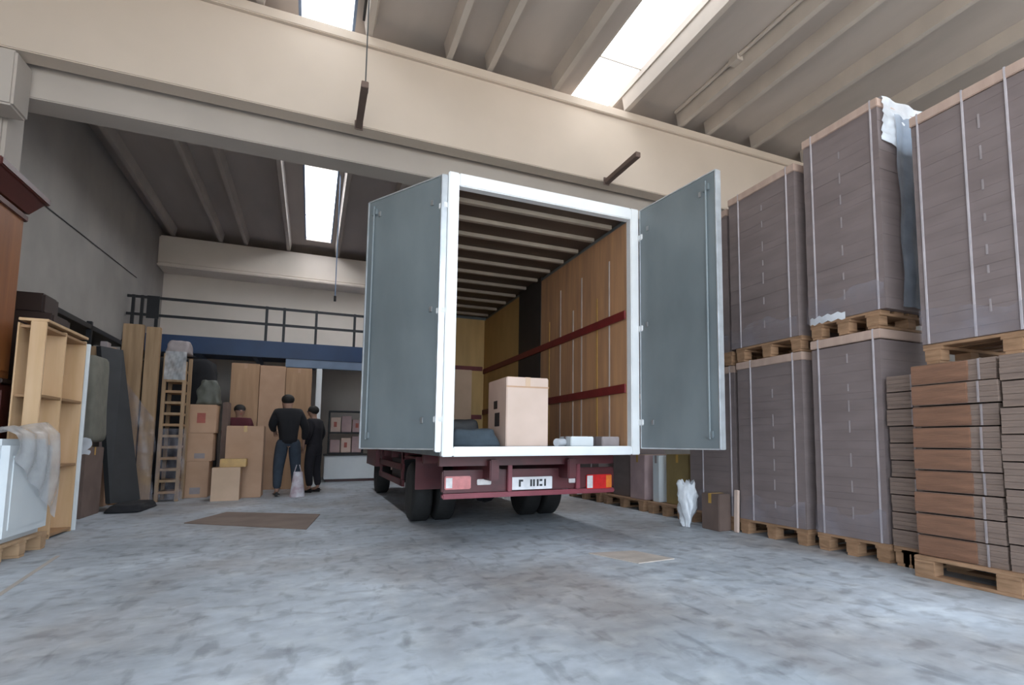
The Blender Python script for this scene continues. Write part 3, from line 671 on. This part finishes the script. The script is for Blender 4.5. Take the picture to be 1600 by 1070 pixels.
# tan boards and wrapped stack further on
tb_ = empty('tan_board_stack', (-2.42, 11.1, 0), label='two tall tan boards standing upright with plastic at their foot', cat='boards')
MB().box((-2.62, 10.95, .02), (-2.36, 11.02, 2.72), .006).build('board', 'tanboard', tb_, tb_.location)
MB().box((-2.34, 10.98, .02), (-2.16, 11.08, 2.70), .006).build('board', 'tanboard', tb_, tb_.location)
MB().box((-2.62, 10.9, .0), (-2.1, 11.1, .02)).build('foot_board', 'pineedge', tb_, tb_.location)
f = MB(); sheet(f, lambda u, v: Vector((-2.58+.47*u+.015*math.sin(v*12), 10.90-.03*abs(math.sin(u*8+v*5))+.0, .03+(1.9-.7*u)*v)), 14, 18)
f.build('wrap_film', 'filmthin', tb_, tb_.location, True)
cs = empty('wooden_chair_stack', (-1.95, 11.25, 0), label='tall wrapped stack of wooden slatted frames left of the carton column', cat='stack')
for x in (-2.10, -1.84): MB().box((x-.025, 11.12, 0), (x+.025, 11.17, 2.32 if x < -2 else 2.2), .004).box((x-.025, 11.55, 0), (x+.025, 11.6, 2.3), .004).build('frame_post', 'tanboard', cs, cs.location)
for i in range(12): MB().box((-2.08, 11.12, .12+.175*i), (-1.86, 11.60, .16+.175*i), .004).build('slat_tray', 'tanboard' if i % 3 else 'pineedge', cs, cs.location)
f = MB(); sheet(f, lambda u, v: Vector((-2.12+.36*u, 11.09-.02*abs(math.sin(u*9+v*7)), .03+1.1*v)), 10, 14)
f.build('wrap_film', 'filmthin', cs, cs.location, True); f = MB()
sheet(f, lambda u, v: Vector((-2.10+.28*u, 11.09-.02*abs(math.sin(u*9+v*7)), 1.9+.45*v)), 10, 8)
f.build('wrap_film', 'film', cs, cs.location, True)
lumpy('wrapped_cushion', 'mark', (-2.12, 11.15, 2.33), (-1.80, 11.58, 2.55), .02, 'pale wrapped cushion on top of the slatted frame stack', 'cushion', seed=20)

# carton column (leans slightly left at foot)
px, py = -1.72, 11.9
colm = [(.60, .42, 'slip', 'lowest'), (.47, .42, 'slip', 'middle'), (.48, .40, 'print', 'top')]
z = .0
for i, (h, wx, ex, nm) in enumerate(colm):
    carton('column_carton', (px+.035*i, py, z+.001*i), (wx, .42, h), 'card', f'{nm} carton of the leaning three-carton column', group='cartons in the column', extra=ex); z += h
lumpy('green_bundle', 'paleplant', (-1.78, 11.75, 1.555), (-1.42, 12.05, 1.98), .05, 'grey-green leafy bundle on top of the carton column', 'bundle', seed=31, taper=.6)
tag(MB().box((-1.40, 11.96, .002), (-1.31, 12.3, 1.62), .01).build('dark_board', 'brownbox'), 'brown board standing behind the carton column', 'board')
carton('tall_carton', (-.98, 11.55, 0), (.54, .5, 1.19), 'card', 'waist-high brown carton beside the man in the black jacket', tape_axis='y')
b = carton('square_carton', (-1.17, 11.02, 0), (.38, .34, .52), 'card', 'small square carton on the floor in front of the tall one')
MB().box((-.19, -.172, .0), (.19, -.1708, .52)).build('front_panel', 'cardlight', b)
carton('taped_carton', (-1.10, 11.13, .522), (.36, .26, .13), 'tape', 'flat ochre taped carton on the small square carton')
# tall wardrobe cartons below the mezzanine
for i, (xa, xb) in enumerate(((-1.42, -.95), (-.94, -.50), (-.49, -.03))):
    carton('wardrobe_carton', ((xa+xb)/2, 13.3, 0), (xb-xa, .6, 2.44-.02*i), 'cardbrown' if i != 1 else 'card', ['left', 'middle', 'right'][i]+' one of three tall brown cartons under the mezzanine', group='tall cartons under the mezzanine', tape_axis='y', tape='card')
lumpy('shade_heap', 'blackc', (-2.8, 12.5, .002), (-1.62, 13.6, 2.45), .07, 'black heap standing in for shade under the left end of the mezzanine', 'heap', seed=41, taper=.92)  # black mass added to paint in the dark under the mezzanine

# shelf with cartons and a white counter under the mezzanine
ct = empty('white_counter', (.85, 15, 0), label='low white counter under the mezzanine shelf', cat='counter')
MB().box((.30, 14.85, .06), (1.75, 15.4, .60), .01).build('counter_body', 'whiteware', ct, ct.location)
MB().box((.28, 14.82, .60), (1.77, 15.42, .64), .006).build('counter_top', 'darkpanel', ct, ct.location)
MB().box((.34, 14.9, 0), (1.7, 15.36, .06)).build('plinth', 'redwood', ct, ct.location)
sf = empty('open_shelf', (.7, 15, .64), label='dark open shelf standing on the white counter', cat='shelf')
for z in (.64, 1.12, 1.62): MB().box((.38, 14.86, z), (1.10, 15.2, z+.03), .003).build('shelf_board', 'darksteel', sf, sf.location)
for x in (.36, 1.10): MB().box((x, 14.86, .64), (x+.03, 15.2, 1.65), .003).build('side', 'darksteel', sf, sf.location)
k = 0
for zz, row in ((.671, 'lower'), (1.151, 'upper')):
    for i, xx in enumerate((.51, .745, .98)):
        carton('shelf_carton', (xx, 15.03, zz), (.21, .28, .30+.04*((i+k) % 3)), ('pinkc', 'cardpale', 'pinkc')[(i+k) % 3], f'{["left","middle","right"][i]} small pinkish carton on the {row} shelf board', group='pinkish cartons on the dark shelf', extra='print' if (i+k) % 2 else None)
    k += 1

# ------------------------------------------------------------------ people
def skin_mesh(name, verts, edges, m, parent, root=0, sub=1):
    bm = bmesh.new(); ly = bm.verts.layers.skin.verify(); vs_ = []
    for i, (p, r) in enumerate(verts):
        v = bm.verts.new(p); v[ly].radius = (r, r) if not isinstance(r, tuple) else r; v[ly].use_root = (i == root); vs_.append(v)
    for a, b in edges: bm.edges.new((vs_[a], vs_[b]))
    me = bpy.data.meshes.new(name); bm.to_mesh(me); bm.free(); me.materials.append(M[m])
    o = bpy.data.objects.new(name, me); C.objects.link(o); o.parent = parent
    sk = o.modifiers.new('skin', 'SKIN'); sk.use_smooth_shade = True
    ss = o.modifiers.new('sub', 'SUBSURF'); ss.levels = sub; ss.render_levels = sub
    return o
def person(loc, rot, label, H=1.72, lean=(0, 0), arms=None, legs=None, top='blackc', bottom='jeans', turn=0, coat=False):
    k = H/1.72
    r = empty('person', loc, (0, 0, rot), label, 'person')
    V = lambda x, y, z: Vector((x*k, y*k, z*k))
    lx, ly_ = lean
    hip = V(0, 0, .93); waist = V(lx*.25, ly_*.25, 1.10); chest = V(lx*.7, ly_*.7, 1.33); neck = V(lx, ly_, 1.47); 
    head = neck+V(lx*.25, ly_*.3+.02, .10); crown = head+V(0, .0, .09)
    legs = legs or ((-.10, 0, -.11, .02), (.10, 0, .12, -.02))
    arms = arms or (((-.24, -.02, 1.15), (-.22, .08, .92)), ((.24, -.02, 1.15), (.22, .08, .92)))
    vt = [(hip, .10*k), (waist, .09*k), (chest, (.115*k, .085*k)), (neck, .05*k), (head, .085*k), (crown, .075*k)]
    ed = [(0, 1), (1, 2), (2, 3), (3, 4), (4, 5)]
    fdir = V(math.sin(turn)*-1, math.cos(turn), 0).normalized(); sdir = Vector((fdir.y, -fdir.x, 0))
    def add(p, rr, frm): vt.append((p, rr)); ed.append((frm, len(vt)-1)); return len(vt)-1
    add(head+fdir*.105*k+Vector((0, 0, .01)), .012*k, 4)      # nose
    for s in (-1, 1): add(head+sdir*s*.088*k+Vector((0, 0, .005)), .015*k, 4)   # ears
    jk = [(hip+V(0, 0, -.09 if not coat else -.24), .165*k), (waist, .155*k), (chest, (.21*k, .16*k)), (neck+V(0, 0, -.02), .10*k)]; je = [(0, 1), (1, 2), (2, 3)]
    tr = [(hip+V(0, 0, .02), .10*k)]; te = []
    for s, L in zip((-1, 1), legs):
        hj = V(s*.09, 0, .88); kn = V((L[0]+s*.0+L[2])/2+s*.01, (L[1]+L[3])/2+.03, .48); an = V(L[2], L[3]-.02, .09); toe = V(L[2], L[3]+.13, .035)
        a = add(hj, .075*k, 0); b = add(kn, .048*k, a); c = add(an, .035*k, b); add(toe, .03*k, c)
        i = len(tr); tr += [(hj, .12*k), (kn, .088*k), (V(L[2], L[3]-.02, .11), .062*k)]; te += [(0, i), (i, i+1), (i+1, i+2)]
        sh_ = MB().box(V(L[2]-.045, L[3]-.09, 0), V(L[2]+.045, L[3]+.18, .075), .03).build('shoe', 'shoe', r)
    for s, A in zip((-1, 1), arms):
        shd = chest+V(s*.17, 0, .05); el = V(*A[0]); wr = V(*A[1])
        a = add(shd, .045*k, 2); b = add(el, .033*k, a); c = add(wr, .026*k, b)
        d = (wr-el).normalized(); palm = wr+d*.07*k; p_i = add(palm, .032*k, c)
        side = Vector((0, 1, 0)) if abs(d.y) < .8 else Vector((1, 0, 0)); side = (side-d*side.dot(d)).normalized()
        nrm = d.cross(side)
        for q, (of, ln) in enumerate(((-.026, .068), (-.009, .078), (.009, .074), (.026, .058))):
            f1 = add(palm+side*of*k+d*.035*k, .009*k, p_i); f2 = add(palm+side*of*1.15*k+d*(.035+ln*.55)*k+nrm*.008*k, .008*k, f1); add(palm+side*of*1.2*k+d*(.03+ln*.95)*k+nrm*.024*k, .007*k, f2)
        t1 = add(wr+d*.035*k+side*.04*k, .010*k, c); add(wr+d*.08*k+side*.06*k, .008*k, t1)
        i = len(jk); jk += [(shd, .095*k), (el, .07*k), (wr-d*.02*k, .042*k)]; je += [(2, i), (i, i+1), (i+1, i+2)]
    body = skin_mesh('body', vt, ed, 'skin', r)
    skin_mesh('jacket', jk, je, top, r, 1)
    skin_mesh('trousers', tr, te, bottom, r)
    MB().ball(head+Vector((0, 0, .055*k))-fdir*.018*k, .105*k, (.95, 1.0, .88), 3).build('hair', 'hair', r, None, True)
    for s in (-1, 1):
        MB().ball(head+fdir*.088*k+sdir*s*.032*k+Vector((0, 0, .028*k)), .012*k).build('eye', 'ink', r)
    MB().ball(head+fdir*.085*k+Vector((0, 0, -.045*k)), .02*k, (1.2, .5, .35)).build('mouth', 'redink', r)
    return r
person((-.34, 11.35, 0), R(8), 'person in black jacket and blue jeans seen from behind, standing by cartons', 1.76, lean=(-.02, .10), arms=(((-.25, .08, 1.17), (-.19, .28, 1.08)), ((.26, .04, 1.14), (.25, .16, .92))), legs=((-.10, 0, -.14, .0), (.10, 0, .15, .10)))
person((.07, 12.0, 0), R(60), 'person in dark clothes standing right of the man in jeans', 1.60, lean=(0, .04), top='darkc', bottom='darkc', coat=True)
person((-1.20, 12.55, 0), R(200), 'person in a dark red top, head and shoulders above the waist-high carton', 1.62, top='darkred', bottom='darkc')
bg = empty('carrier_bag', (-.17, 11.05, 0), label='patterned white carrier bag on the floor beside the man in jeans', cat='bag')
f = MB(); sheet(f, lambda u, v: Vector((-.17+(.12-.05*v)*math.cos(2*math.pi*u)*(1+.1*math.sin(9*u)), 11.05+(.09-.06*v)*math.sin(2*math.pi*u), .003+.42*v)), 20, 8)
f.bm.faces.new([v for v in f.bm.verts if v.co.z < .004][:-1]) if False else None
f.build('bag_body', 'bag', bg, bg.location, True)
for s in (-1, 1): MB().tube((-.17+s*.05, 11.05, .42), (-.17+s*.02, 11.05, .54), .006, 6).build('handle', 'bag', bg, bg.location)
